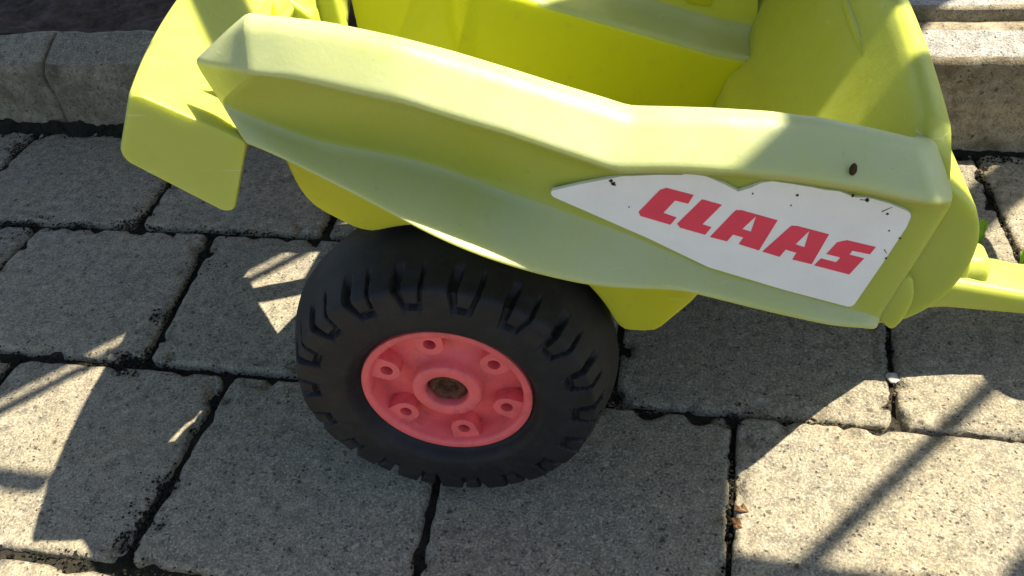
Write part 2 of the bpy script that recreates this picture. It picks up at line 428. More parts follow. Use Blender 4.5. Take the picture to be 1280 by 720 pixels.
# ragged dirt and moss crumbs lying in the joints: nobody could count them
KY_FOOT = .866
def crumbs():
    V = []; F = []; r = random.Random(3)
    def blob(x, y, z, s):
        b = len(V)
        for (dx, dy, dz) in ((1, 0, 0), (0, 1, 0), (-1, 0, 0), (0, -1, 0), (0, 0, .8), (0, 0, -.6)):
            k = s * r.uniform(.6, 1.35); V.append((x + dx * k, y + dy * k, z + dz * k * .8))
        for f in ((0, 1, 4), (1, 2, 4), (2, 3, 4), (3, 0, 4), (1, 0, 5), (2, 1, 5), (3, 2, 5), (0, 3, 5)): F.append(tuple(b + i for i in f))
    for a, b_ in ROWS[:4]:
        for q in range(1500):
            x = r.uniform(-1.3, .6)
            if noise.noise(Vector((x * 9, a * 7, 1))) < -.12: continue
            w = r.gauss(0, .0042); blob(x, a + b_ * x + w, -.006 + r.uniform(-.002, .004) - abs(w) * .15, r.uniform(.0006, .0022))
    for row in range(3):
        for (x0, s) in JOINTS[row]:
            for q in range(420):
                t = r.random(); y0 = ROWS[row + 1][0]; y1 = ROWS[row][0]
                if noise.noise(Vector((x0 * 9, t * 4, 6))) < -.12: continue
                y = y0 + (y1 - y0) * t + .02 * x0; w = r.gauss(0, .0042)
                blob(x0 - s * (t - .5) * (y1 - y0) + w, y, -.006 + r.uniform(-.002, .004) - abs(w) * .15, r.uniform(.0006, .0022))
    # wedge of dirt along the foot of the kerb
    nx = 420
    for i in range(nx + 1):
        x = -1.45 + 2.0 * i / nx; k = max(.06, min(1, (-.05 - x) * 2.2)) * (.25 + 1.3 * abs(noise.fractal(Vector((x * 9, 3, 1)), 1.0, 2.0, 4)))
        for j in range(5):
            t = j / 4; hgt = (.026 * (1 - t) ** 1.6) * k + .0030 * noise.noise(Vector((x * 90, t * 4, 2))) + .002 * noise.noise(Vector((x * 260, t * 9, 2)))
            V.append((x, KY_FOOT + .02 * x - .030 * t * (.4 + k), hgt - .0035 * t + .0006))
    b0 = len(V) - 5 * (nx + 1)
    for i in range(nx):
        for j in range(4):
            a_ = b0 + i * 5 + j; F.append((a_, a_ + 1, a_ + 6, a_ + 5))
    # drifts where four stones meet and along the foot of the kerb
    for (cx, cy, n_, sp) in ((-.515, .462, 420, .010), (-.525, .52, 200, .008), (-.50, .60, 260, .009), (-.412, .300, 300, .012), (-.634, .668, 260, .012),
                             (-.415, .335, 160, .010), (-.30, .655, 260, .014), (-.77, .655, 320, .012), (-.879, .80, 320, .013), (-.70, .655, 200, .012), (.0345, .468, 60, .006)):
        for q in range(n_):
            blob(cx + r.gauss(0, sp), cy + r.gauss(0, sp), r.uniform(-.004, .0008), r.uniform(.0005, .0018))
    for q in range(9000):       # clumps that creep over the stone edges
        row = r.randrange(3); horizontal = r.random() < .55
        if horizontal:
            a, b_ = ROWS[row + 1] if r.random() < .6 else ROWS[row]; x = r.uniform(-1.2, -.12)
            g = noise.noise(Vector((x * 26, a * 31, 9)))
            if g < .16: continue
            blob(x + r.gauss(0, .002), a + b_ * x + r.gauss(0, .0024 + .007 * g), r.uniform(-.003, .0006), r.uniform(.0004, .0017))
        else:
            x0, s_ = r.choice([j for j in JOINTS[row] if j[0] < -.12]); t = r.random(); y1, y0 = ROWS[row][0], ROWS[row + 1][0]
            g = noise.noise(Vector((x0 * 26, t * 6, 4)))
            if g < .12: continue
            blob(x0 - s_ * (t - .5) * (y1 - y0) + r.gauss(0, .0024 + .007 * g), y0 + (y1 - y0) * t + .02 * x0, r.uniform(-.003, .0006), r.uniform(.0004, .0017))
    for q in range(2600):
        x = r.uniform(-1.3, .55); d = abs(r.gauss(0, .010))
        blob(x, .861 + .02 * x - d, r.uniform(-.005, .003), r.uniform(.0007, .0024))
    return link('joint_moss', mesh(V, F), M_moss, None, smooth=False)
tag(crumbs(), 'dark moss and dirt crumbs filling the joints between the paving stones', 'moss', kind='stuff')

def sand():
    V = []; F = []; r = random.Random(11)
    def blob(x, y, z, s):
        b = len(V)
        for (dx, dy, dz) in ((1, 0, 0), (0, 1, 0), (-1, 0, 0), (0, -1, 0), (0, 0, .8), (0, 0, -.6)):
            k = s * r.uniform(.6, 1.35); V.append((x + dx * k, y + dy * k, z + dz * k * .8))
        for f in ((0, 1, 4), (1, 2, 4), (2, 3, 4), (3, 0, 4), (1, 0, 5), (2, 1, 5), (3, 2, 5), (0, 3, 5)): F.append(tuple(b + i for i in f))
    for q in range(2600):
        x = r.uniform(-.1, .6); a, b_ = ROWS[r.choice((1, 2, 3))]
        if noise.noise(Vector((x * 14, a * 9, 2))) < -.05: continue
        w = r.gauss(0, .0032); blob(x, a + b_ * x + w, -.0035 + r.uniform(-.002, .003), r.uniform(.0005, .0017))
    for q in range(1500):
        row = r.randrange(3); x0, s_ = r.choice([j for j in JOINTS[row] if j[0] > -.1]); t = r.random()
        if noise.noise(Vector((x0 * 9, t * 6, 8))) < -.05: continue
        y1, y0 = ROWS[row][0], ROWS[row + 1][0]
        blob(x0 - s_ * (t - .5) * (y1 - y0) + r.gauss(0, .003), y0 + (y1 - y0) * t + .02 * x0, -.0035 + r.uniform(-.002, .003), r.uniform(.0005, .0017))
    for q in range(420):        # loose grit on the stones
        blob(r.uniform(-1.1, .6), r.uniform(.28, .86), r.uniform(-.0006, .0006), r.uniform(.0003, .0010))
    return link('joint_sand', mesh(V, F), M_sand, None, smooth=False)
tag(sand(), 'brown sand and loose grit in the joints and on the paving stones', 'sand', kind='stuff')

# kerb: rough-bevelled edging stones along the back of the yard
KY = .866
def kerb_block(name, x0, x1, prof, mats, parent, n=70, amp=.0016, seed=1.0):
    """prof: list of (dy, z, material index of the strip that follows)"""
    V = []; F = []; idx = []
    pr = []
    for (a, b_) in zip(prof, prof[1:]):
        steps = max(2, int(math.hypot(b_[0] - a[0], b_[1] - a[1]) / .005))
        for s in range(steps): pr.append((a[0] + (b_[0] - a[0]) * s / steps, a[1] + (b_[1] - a[1]) * s / steps, a[2]))
    pr.append(prof[-1])
    m = len(pr)
    for i in range(n + 1):
        t = i / n; x = x0 + (x1 - x0) * t
        e = min(t, 1 - t) * (x1 - x0); pull = .004 * max(0, 1 - e / .008) ** 2
        for (dy, z, k) in pr:
            q = Vector((x * 24 + seed, dy * 40, z * 40))
            d = amp * (noise.fractal(q, 1.0, 2.0, 5)) + amp * 2.2 * noise.noise(q * .35)
            V.append((x, KY + .02 * x + dy + pull + d, z - pull * .6 + d * .6))
    for i in range(n):
        for j in range(m - 1):
            F.append((i * m + j, (i + 1) * m + j, (i + 1) * m + j + 1, i * m + j + 1)); idx.append(pr[j][2])
    b0 = list(range(m)); F.append(tuple(b0)); idx.append(0)
    F.append(tuple(n * m + j for j in reversed(b0))); idx.append(0)
    me = mesh(V, F)
    for mt in mats: me.materials.append(mt)
    me.polygons.foreach_set('material_index', idx)
    return link(name, me, None, parent)

kerb = tag(sheet('kerb', -1.9, 1.1, .90, 1.06, -.02, 6, 2, M_kerb), 'grey concrete kerb running along the back of the paving', 'kerb', kind='structure')
left_prof = [(0, -.03, 0), (-.001, .082, 0), (.006, .092, 1), (.034, .106, 1), (.05, .112, 0), (.062, .108, 0), (.064, .02, 0)]
right_prof = [(0, -.03, 0), (0, .105, 0), (.004, .111, 1), (.034, .1205, 1), (.038, .1215, 0), (.05, .122, 0), (.059, .122, 0), (.059, .02, 0)]
for (x0, x1) in ((-1.84, -1.342), (-1.338, -.842), (-.838, -.342), (-.338, -.012)):
    kerb_block('kerb_stone', x0, x1, left_prof, (M_kerb, M_paver), kerb, 110, .0026, x0 * 3)
for (x0, x1) in ((-.008, .488), (.492, .99)):
    kerb_block('kerb_stone', x0, x1, right_prof, (M_kerb, M_kerb_rough), kerb, 110, .0013, x0 * 5)

# raised slab path behind the kerb on the right, earth bed on the left
terrace = tag(sheet('terrace', -.02, 1.2, .98, 1.62, .06, 4, 4, M_ground), 'low terrace of pale concrete slabs behind the kerb', 'terrace', kind='structure')
slab_prof = [(.062, .09, 0), (.062, .1335, 0), (.066, .1365, 1), (.2, .138, 1), (.60, .139, 1), (.60, .08, 1)]
for (x0, x1) in ((.0, .52), (.524, 1.05)):
    kerb_block('terrace_slab', x0, x1, slab_prof, (M_kerb, M_kerb_rough), terrace, 60, .0008, x0 * 9 + 4)
bed = tag(sheet('earth_bed', -2.4, -.02, .915, 2.2, .098, 240, 120, M_soil, .016, 16), 'dark bare earth bed behind the kerb at the left', 'earth', kind='structure')
# ------------------------------------------------------------------ the toy trailer (u = forwards, v = across, w = up, wheel foot at the origin)
trailer = empty('toy_trailer', (-.16412, .36619, .00862), .0815)
trailer.scale = (.9846, .9846, .9846)
tag(trailer, 'lime green plastic toy tipping trailer with red-rimmed black wheels on the paving', 'toy trailer')
CV = .19                                   # middle of the trailer
RT = .1095                                 # wheel radius

def sample(line, s):
    u0, u1 = line[0][0], line[-1][0]
    u = u0 + (u1 - u0) * s
    return Vector((u, interp([(p[0], p[1]) for p in line], u), interp([(p[0], p[2]) for p in line], u)))

def smooth_line(line, n=90, it=2):
    P = [sample(line, i / n) for i in range(n + 1)]
    for _ in range(it):
        P = [P[0]] + [P[i - 1] * .25 + P[i] * .5 + P[i + 1] * .25 for i in range(1, n)] + [P[-1]]
    return P

K_SUB = 4
def side_columns():
    lines = [smooth_line(l, 90, k) for l, k in ((Lin, 1), (L1, 1), (L2, 1), (L3, 2), (L4, 14), (L5, 10))]
    R = rear; Fr = front
    cols = []
    n = len(lines[0])
    rear_pts = [Vector(p) for p in R]
    front_pts = [Vector(p) for p in Fr]
    base = [[lines[i][j] for i in range(6)] for j in range(n)]
    first, last = base[0], base[-1]
    def lerp_col(a, b, t): return [x.lerp(y, t) for x, y in zip(a, b)]
    for t in (0, .2, .4, .6, .8, .93): cols.append(lerp_col(rear_pts, first, t))
    cols += base
    for t in (.1, .22, .36, .52, .7, .86, 1.0):
        c = lerp_col(last, front_pts, t)
        bulge = math.sin(math.pi * t)
        for i in range(6): c[i] = c[i] + Vector((.0035, -.0035, 0)) * bulge
        cols.append(c)
    out = []
    for c in cols:
        a_in, p1, p2, p3, p4, p5 = c
        back0 = a_in + Vector((0, .006, -.012))
        lip = p5 + Vector((0, .006, -.0045))
        back1 = Vector((p5.x, max(.012, p4.y + .012), p5.z + .004))
        pts = [back0, a_in, p1, p2, p3, p4, p5, lip, back1]
        out.append(round_poly(pts, [0, .006, .007, .0042, .005, .008, .0035, .003, 0], 4))
    return out

def densify(pts, k=3, lo=.004):
    return pts
def mirror_cols(cols): return [[Vector((p.x, 2 * CV - p.y, p.z)) for p in c] for c in cols]
SC = side_columns()
def strip_kinds():
    # which strip of the section each face belongs to: recess under the rim is less bleached, the turned-in lip least
    n = len(SC[0]); out = []
    per = 4 + K_SUB                       # faces per corner arc plus straight run
    for i in range(n - 1):
        c = i / per
        out.append(1 if 3.0 <= c < 4.75 else (2 if c >= 5.75 else 0))
    return out
def side_panel(cols):
    me = loft(cols); n = len(cols[0])
    o = link('side_panel', me, M_faded, trailer)
    me.materials.append(M_mid); me.materials.append(M_lime)
    ks = strip_kinds()
    for k, pl in enumerate(me.polygons): pl.material_index = ks[k % (n - 1)]
    o['label'] = 'sun-bleached outer side panel with stepped wing below the rim'
    return o
near_panel = side_panel(SC)
far_panel = side_panel(mirror_cols(SC))

# inner tub: rim, ledge over the wheels, lower walls, floor
def tub():
    cols = []
    lin = smooth_line(Lin, 60, 2)
    us = [-.110 + (.226 + .110) * i / 70 for i in range(71)]
    for u in us:
        t = min(1, max(0, (u + .0636) / (.2654 + .0636)))
        rim = lin[int(round(t * 60))].z - .006
        if u < -.062: rim = max(.29, .372 - (-.062 - u) * 3.2)
        led = .2735 - .335 * u
        if u > .19: led += (u - .19) * .10
        uu = u
        half = [Vector((uu, .016, rim)), Vector((uu, .030, led + .045)), Vector((uu, .047, led + .006)), Vector((uu, .086, led)), Vector((uu, .092, .135))]
        half = [half[0]] + round_poly(half, [0, .012, .012, .006, .012], 4)[1:]
        full = half + [Vector((uu, .11, .126))]
        low = interp([(-.09, .304), (-.045, .254), (-.02, .02)], u)
        left = [Vector((p.x, max(p.y, .036) if u < -.06 else p.y, max(p.z, low - .66 * (p.y - .03)))) for p in full]
        right = [Vector((p.x, 2 * CV - p.y, p.z)) for p in reversed(full)]
        if u < -.003: right = [Vector((p.x, min(p.y, interp([(-.03, .2835), (-.003, .297)], u)), p.z)) for p in right]
        cols.append(left + right)
    o = link('tub', loft(cols), M_inner, trailer)
    o.data.materials.append(M_ledge)
    for pl in o.data.polygons:
        if pl.normal.z > .5 and pl.center.z > .16 or pl.normal.z < -.5 and pl.center.z > .16: pl.material_index = 1
    o['label'] = 'bright yellow green inside of the trailer body'
    return o
tub_o = tub()
# upright rib on the far inner wall above the ledge
rib_pts = round_closed([(-.012, .0), (.012, .0), (.012, .075), (-.012, .075)], .004)
me = extrude(rib_pts, lambda p, v: (.176 + p[0], v, .232 + p[1] - .1 * p[0]), [.3375, .352])
bevel(link('wall_rib', me, M_inner, trailer), .003)

# front wall with its wide rolled rim
def front_wall():
    prof = [(.176, .120), (.203, .190), (.2125, .205), (.2690, .301), (.2725, .3068), (.2755, .3095), (.2815, .3085), (.2875, .303), (.2900, .292), (.2885, .275), (.276, .215), (.262, .150), (.258, .120)]
    vs = [.010 + (2 * CV - .020) * i / 60 for i in range(61)]
    cols = []
    for v in vs:
        b = 1 - ((v - CV) / CV) ** 2
        e = min(v - .010, 2 * CV - .010 - v)
        dip = -.010 * max(0, 1 - e / .02) ** 2
        wmin = interp([(0, .212), (.035, .205), (.10, .120)], min(v, 2 * CV - v))
        cols.append([Vector((p[0] + .010 * b * (p[1] > .2), v, max(wmin + .02 * (p[0] - .2), p[1] + dip * (p[1] > .25) + .004 * b * (p[1] > .25)))) for p in prof])
    o = link('front_wall', loft(cols, True, True), M_mid, trailer)
    return o
front_o = front_wall()
# rounded front cover outside the front wall
cov = round_closed([(.268, .292), (.292, .281), (.3085, .266), (.3155, .246), (.3145, .222), (.307, .202), (.297, .188), (.284, .179), (.258, .176)], .012, 4)
def cov_cols():
    cols = []
    c0 = Vector((.285, 0, .23))
    for v, k in ((.006, .93), (.0072, .965), (.010, .988), (.015, 1.0), (.05, 1.004), (.12, 1.02), (.19, 1.03), (.26, 1.02), (.33, 1.004), (.365, 1.0), (.372, .97), (.374, .93)):
        cols.append([Vector((c0.x + (p[0] - c0.x) * k, v, c0.z + (p[1] - c0.z) * k)) for p in cov])
    return cols
cover = link('front_cover', loft(cov_cols(), True, True), M_mid, trailer); cover.modifiers.new('wn', 'WEIGHTED_NORMAL').keep_sharp = True

# small hinge lug below the front corner
lug = round_closed([(.2705, .2180), (.2830, .2240), (.2875, .2060), (.2845, .1880), (.2800, .1800), (.2740, .1860), (.2685, .1960)], .007, 4)
bevel(link('hinge_lug', extrude(lug, lambda p, v: (p[0], v, p[1]), [.0, .016]), M_mid, trailer), .003)

# tail: bowed rear bumper block, and the upright rear board inside it
bq = [(-.1410, .3475), (-.0830, .3140), (-.1060, .2655), (-.1130, .2640), (-.1625, .3010), (-.1640, .3075)]
bq = round_closed(bq, [.007, .004, .007, .004, .005, .004], 4)
def bumper():
    cols = []
    c0 = Vector((-.122, 0, .305))
    def put(v, k):
        bow = -.030 * (1 - ((v - CV) / CV) ** 2)
        cols.append([Vector((c0.x + (p[0] - c0.x) * k + bow, v, c0.z + (p[1] - c0.z) * k)) for p in bq])
    for v, k in ((.0012, .945), (.0022, .972), (.0042, .991), (.008, 1.0)): put(v, k)
    for i in range(1, 30): put(.008 + (2 * CV - .016) * i / 30, 1.0)
    for v, k in ((.372, 1.0), (.3758, .991), (.3778, .972), (.3788, .945)): put(v, k)
    o = link('rear_bumper', loft(cols, True, True), M_lime, trailer); o.modifiers.new('wn', 'WEIGHTED_NORMAL').keep_sharp = True
    return o
bump_o = bumper()
def rear_board():
    V = []
    prof = [(-.108, .12), (-.110, .26), (-.106, .318), (-.112, .325), (-.122, .322), (-.126, .30), (-.124, .12)]
    return link('rear_board', loft([[Vector((p[0] - .010 * (1 - ((v - CV) / CV) ** 2), v, max(p[1], interp([(.03, .302), (.084, .268), (.12, .234), (.15, .198), (.2, .14)], min(v, 2 * CV - v)) + .01 * (p[0] + .11)))) for p in prof] for v in [.03 + .272 * i / 24 for i in range(25)]], True, True), M_mid, trailer)
rear_board()
for v0 in (.176, .228, .12):
    bevel(link('board_rib', extrude([(-.112, .245), (-.094, .245), (-.094, .306), (-.112, .322)], lambda p, v: (p[0] - .008, v, p[1]), [v0, v0 + .016]), M_mid, trailer), .003)

# hull under the tub with the wheel arches
def hull(sign):
    def arch(a0, a1, r, n=18): return [(r * math.cos(math.radians(a0 + (a1 - a0) * i / n)), RT + r * math.sin(math.radians(a0 + (a1 - a0) * i / n))) for i in range(n + 1)]
    pr = [(-.084, .290), (-.080, .262), (-.074, .248), (-.052, .232)] + arch(114, 19, .1255)[1:] + [(.124, .143), (.144, .142), (.168, .172), (.176, .188), (.235, .190), (.235, .197), (.12, .222), (-.02, .268)]
    pr = round_closed(pr, .006, 2)
    vs = (.030, .032, .036, .080, .0855)
    k = (.965, .985, 1.0, 1.0, 1.0)
    cols = []
    for v, s in zip(vs, k):
        vv = v if sign > 0 else 2 * CV - v
        cols.append([Vector((max(-9 if sign > 0 else -.010, .06 + (p[0] - .06) * s), vv, .23 + (p[1] - .23) * s)) for p in pr])
    o = link('wheel_arch', loft(cols, True, True), M_fresh_glow, trailer); sharp(o.data, 40)
hull(1); hull(-1)
belly = round_closed([(-.045, .118), (-.01, .106), (.13, .102), (.160, .108), (.160, .1235), (-.045, .1235)], .006, 3)
bevel(link('belly', extrude(belly, lambda p, v: (p[0], v, p[1]), [.0945, 2 * CV - .0945]), M_lime, trailer), .004)
def drawbar_root():
    cols = []
    for u, k in ((.235, 1.0), (.300, 1.0), (.316, .90), (.345, .55), (.372, .32)):
        half = [(.135, .172), (.125, .150), (.090, .106), (.042, .062)]
        pr = [(-a * k, .046 + (b_ - .046) * min(1, k * 1.02)) for a, b_ in half] + [(a * k, .046 + (b_ - .046) * min(1, k * 1.02)) for a, b_ in reversed(half)]
        cols.append([Vector((u, CV + .002 + a, b_)) for a, b_ in pr])
    return link('drawbar_root', loft(cols, True, True), M_mid, trailer)
sharp(drawbar_root().data, 40)

# drawbar with stepped ridges and an added shade plate at its end
def drawbar():
    cols = []
    for u, hw, wt, wb in ((.262, .032, .100, .050), (.33, .029, .095, .058), (.37, .026, .087, .060), (.43, .0215, .071, .050), (.50, .020, .065, .044), (.56, .020, .064, .042)):
        pr = round_closed([(-hw, wb), (hw + .016, wb), (hw + .016, wb + .006), (hw * .96, wb + .010), (hw * .96, wt), (-hw * .96, wt)], [.005, .002, .002, .003, .007, .007], 4)  # lower flange is hidden, widened to fill out the bar's shadow
        cols.append([Vector((u, .174 + p[0], p[1])) for p in pr])
    return link('drawbar', loft(cols, True, True), M_mid, trailer)
sharp(drawbar().data, 50)
for i, (u0, u1, hw, wt) in enumerate(((.300, .366, .0205, .119), (.340, .384, .0190, .107), (.360, .400, .0175, .096))):
    pr = round_closed([(-hw, .06), (hw, .06), (hw, wt - .008), (hw * .6, wt), (-hw * .6, wt), (-hw, wt - .008)], .006, 4)
    o = link('drawbar_step', loft([[Vector((u, (.177) + p[0] * k, .06 + (p[1] - .06) * k)) for p in pr] for u, k in ((u0, 1), (u1 - .003, 1), (u1, .94))], True, True), M_mid, trailer)
    sharp(o.data, 45)
pl = round_closed([(-.045, .0), (.045, .0), (.045, .17), (.02, .20), (-.02, .20), (-.045, .17)], .012)  # plate out of view, added to shade the paving at the right
bevel(link('hitch_shade_plate', extrude([(p[0], p[1] + .03) for p in pl], lambda p, u: (u, CV + .006 + p[0], p[1]), [.545, .565]), M_mid, trailer), .003)

br = round_closed([(.240, .16), (.36, .16), (.36, .46), (.245, .46)], .012)  # unseen block beside the hitch, added to shade ground under the drawbar
bevel(link('hitch_shade_block', extrude(br, lambda p, u: (u, p[0], p[1]), [.548, .562]), M_mid, trailer), .003)
bevel(link('shade_block_strut', extrude(round_closed([(.19, .13), (.26, .13), (.26, .19), (.19, .19)], .008), lambda p, u: (u, p[0], p[1]), [.566, .578]), M_mid, trailer), .003)  # strut joining the added shade block to the plate

# sticker and its lettering on the flat part of the side panel
def flat(loops, v, t):
    """loops of (u, w): outline and holes -> thin plate between v and v - t"""
    P = [[Vector((a, b, 0)) for a, b in lp] for lp in loops]
    tris = tessellate_polygon(P); flatp = [p for lp in P for p in lp]
    V = [(p.x, v - t, p.y) for p in flatp] + [(p.x, v, p.y) for p in flatp]
    n = len(flatp); F = [tuple(tr) for tr in tris]; o = 0
    for lp in P:
        m = len(lp)
        for i in range(m): F.append((o + i, o + (i + 1) % m, n + o + (i + 1) % m, n + o + i))
        o += m
    me = mesh(V, F)
    bm = bmesh.new(); bm.from_mesh(me); bmesh.ops.recalc_face_normals(bm, faces=bm.faces); bm.to_mesh(me); bm.free()
    return me
stick = link('sticker', flat([sticker], -.0040, .0026), M_sticker, trailer, smooth=False)
stick['label'] = 'white sticker with red lettering and ragged upper edge'
for loops in letters:
    link('letter', flat(loops, -.0066, .0003), M_red, stick, smooth=False)
rr = random.Random(5)
for (x, y, s) in ((.1166, .2931, .0010), (.1180, .2913, .0015), (.2126, .2838, .0008), (.2102, .2774, .0005), (.2476, .2810, .0013), (.2590, .2720, .0008), (.262, .2610, .0005), (.1260, .2760, .0004), (.2685, .2560, .0007), (.2400, .2838, .0009), (.1900, .2850, .0005), (.2640, .2420, .0006)):
    pts = [(x + s * rr.uniform(.5, 1.2) * math.cos(a), y + s * rr.uniform(.5, 1.2) * math.sin(a)) for a in [k * math.pi / 4 for k in range(8)]]
    link('dirt_fleck', flat([pts], -.0066, .0004), M_dirt, stick, smooth=False)
for (x, y, dx, dy) in ((.2560, .2735, .0046, .0030), (.1175, .2905, -.0020, .0034), (.2620, .2480, .0020, -.0030), (.2440, .2812, .0030, -.0004)):
    q = Vector((dx, dy)); m = Vector((-dy, dx)).normalized() * .00022
    link('scratch', flat([[(x + m.x, y + m.y), (x - m.x, y - m.y), (x + dx, y + dy)]], -.0066, .0003), M_dirt, stick, smooth=False)
# brown chip on the upper band of the panel
def chip(u, v, w, a, b_):
    bm = bmesh.new(); bmesh.ops.create_uvsphere(bm, u_segments=10, v_segments=6, radius=1)
    for vt in bm.verts: vt.co = Vector((u + vt.co.x * a, v + vt.co.y * .0012, w + vt.co.z * b_ + vt.co.y * .0008))
    me = bpy.data.meshes.new("m"); bm.to_mesh(me); bm.free(); return link('dirt_fleck', me, M_dirt, trailer)
chip(.2345, -.0178, .3075, .0020, .0034)

# ------------------------------------------------------------------ wheels
def tyre_mesh():
    prof = [(.0585, .016), (.0590, .004), (.0606, .0008), (.0632, -.0008), (.0658, -.0060), (.0690, -.0085), (.0760, -.0095), (.0900, -.0092), (.0990, -.0086), (.1022, -.0078), (.1042, -.0060), (.1055, -.0030),
            (.1080, .0040), (.1110, .0130), (.1145, .0235), (.1168, .0320), (.1178, .0400), (.1168, .0480), (.1145, .0565), (.1110, .0670), (.1080, .0760), (.1045, .0830), (.0990, .0866), (.0900, .0880), (.0760, .0880), (.0690, .0870), (.0590, .0805), (.0570, .0640)]
    # arc-length resample
    P = [Vector((a, b, 0)) for a, b in prof]; L = [0]
    for a, b in zip(P, P[1:]): L.append(L[-1] + (b - a).length)
    m = 110; rs = []
    for i in range(m):
        s = L[-1] * i / (m - 1); k = max(j for j in range(len(L)) if L[j] <= s + 1e-9); k = min(k, len(P) - 2)
        rs.append(P[k].lerp(P[k + 1], (s - L[k]) / (L[k + 1] - L[k])))
    for _ in range(0): rs = [rs[0]] + [rs[i - 1] * .25 + rs[i] * .5 + rs[i + 1] * .25 for i in range(1, m - 1)] + [rs[-1]]
    nr = [(rs[min(i + 1, m - 1)] - rs[max(i - 1, 0)]).normalized() for i in range(m)]
    K = 18; n = 1080; V = []; F = []
    pitch = 2 * math.pi / K
    def sstep(a, b, x): t = min(1, max(0, (x - a) / (b - a))); return t * t * (3 - 2 * t)
    for i in range(n):
        th = 2 * math.pi * i / n
        for j in range(m):
            r, v = rs[j].x, rs[j].y
            side = 1 if v < .04 else -1
            vv = v if side > 0 else .08 - v
            off = .5 if side < 0 else 0
            # chevron: the pocket drifts with the distance across the tread
            drift = max(0, vv + .004) * 1.0
            ph = ((th + drift - .08) / pitch + off) % 1.0
            x = (ph - .5) * pitch * r                      # metres along the circumference from the pocket's middle
            dep = 0.0
            inner = .0894
            if r > inner - .003 or vv > .02:
                top = max(0.0, min(1.0, (r - inner) / .016))
                hw = .0048 + .0030 * top                  # half-width of the raised tongue
                legA = 1 - sstep(.0010, .0017, abs(x + hw))   # thin groove
                wide = .0016 + .0018 * top
                legB = 1 - sstep(wide * .7, wide * 1.15, abs(x - hw - wide * .3))
                cut = 1 - sstep(.0002, .0008, abs(r - inner - .0006) - .0014) if (abs(x) < hw + .0015 and vv < .02) else 0
                gate = sstep(inner - .0022, inner - .0012, r) if vv < .02 else 1
                dep = max(legA * .0042, legB * (.0042 + .0030 * top), cut * .0042) * gate
                if vv < .004 and abs(x) < hw and r > inner: dep = max(dep, .0005)
                dep *= 1 - sstep(.003, .012, vv)
            nx = Vector((nr[j].y, -nr[j].x, 0))            # points inwards along (r, v)
            if nx.dot(Vector((r - .075, v - .04, 0))) > 0: nx = -nx
            q = rs[j] + nx * dep
            V.append((q.x * math.cos(th), q.y, q.x * math.sin(th)))
    for i in range(n):
        k = (i + 1) % n
        for j in range(m - 1):
            F.append((i * m + j, k * m + j, k * m + j + 1, i * m + j + 1))
    me = mesh(V, F)
    bm = bmesh.new(); bm.from_mesh(me); bmesh.ops.recalc_face_normals(bm, faces=bm.faces); bm.to_mesh(me); bm.free()
    return me

def revolve(prof, n=96):
    cols = [[Vector((r * math.cos(2 * math.pi * i / n), v, r * math.sin(2 * math.pi * i / n))) for r, v in prof] for i in range(n + 1)]
    return loft(cols)

rim_prof = [(.0575, .018), (.0585, .004), (.0588, .0002), (.0582, -.0010), (.0568, -.0014), (.0540, -.0012), (.0530, -.0004), (.0522, .0015), (.0512, .0130), (.0490, .0160),
            (.0330, .0130), (.0268, .0105), (.0246, .0060), (.0240, .0014), (.0232, .0004), (.0222, .0000), (.0160, .0000), (.0150, .0006), (.0146, .0018), (.0144, .0160), (.0050, .0165)]
def boss_mesh(ang):
    c, r, h = .0441, .0095, .0047
    n = 20; outer = []; hole = []
    for i in range(n + 1):
        a = math.pi / 2 + math.pi * i / n
        outer.append((c + r * math.cos(a), r * math.sin(a)))
    outer = outer + [(.0537, -r * 1.06), (.0546, 0), (.0537, r * 1.06)]
    hole = [(c + h * math.cos(2 * math.pi * i / 24) * .95, h * math.sin(2 * math.pi * i / 24) * .95) for i in range(24)]
    P = [[Vector((a, b, 0)) for a, b in lp] for lp in (outer, hole)]
    tris = tessellate_polygon(P); fl = [p for lp in P for p in lp]
    z0, z1 = .0036, .0150
    V = [(p.x, z0, p.y) for p in fl] + [(p.x, z1, p.y) for p in fl]; F = [tuple(t) for t in tris]; o = 0; N_ = len(fl)
    for lp in P:
        m = len(lp)
        for i in range(m): F.append((o + i, o + (i + 1) % m, N_ + o + (i + 1) % m, N_ + o + i))
        o += m
    ca, sa = math.cos(ang), math.sin(ang)
    V = [(x * ca - z * sa, y, x * sa + z * ca) for x, y, z in V]
    me = mesh(V, F)
    bm = bmesh.new(); bm.from_mesh(me); bmesh.ops.recalc_face_normals(bm, faces=bm.faces); bm.to_mesh(me); bm.free()
    return me

def wheel():
    w = link('wheel_rim', revolve([(r * 1.032, v) for r, v in rim_prof]), M_rim, trailer); w.location = (0, 0, RT)
    sharp(w.data, 45)
    t = link('tyre', tyre_mesh(), M_tyre, w)
    sharp(t.data, 60)
    for a in (98, 36, -24, -82, -142, 158):
        b = link('bolt_boss', boss_mesh(math.radians(a)), M_rim, w, smooth=False)
        bevel(b, .0012, 3)
    # rusty axle end with its lock washer
    n = 40; prof = []
    V = []; F = []
    rg = random.Random(2)
    rings = (.0143, .0118, .0098, .0075, .0060, .0042, .0015)
    for k, r in enumerate(rings):
        for i in range(n):
            a = 2 * math.pi * i / n
            tooth = (.5 + .5 * math.cos(6 * a))
            d = (.0075, .0062 - .003 * tooth, .0050 - .002 * tooth, .0062, .0105, .0095, .0090)[k] + rg.uniform(-.0006, .0006)
            V.append((r * math.cos(a), d, r * math.sin(a)))
    for k in range(len(rings) - 1):
        for i in range(n):
            q = (i + 1) % n; F.append((k * n + i, k * n + q, (k + 1) * n + q, (k + 1) * n + i))
    F.append(tuple((len(rings) - 1) * n + i for i in range(n)))
    link('axle_cap', fix_normals(mesh(V, F)), M_rust, w)
    return w
w1 = wheel()
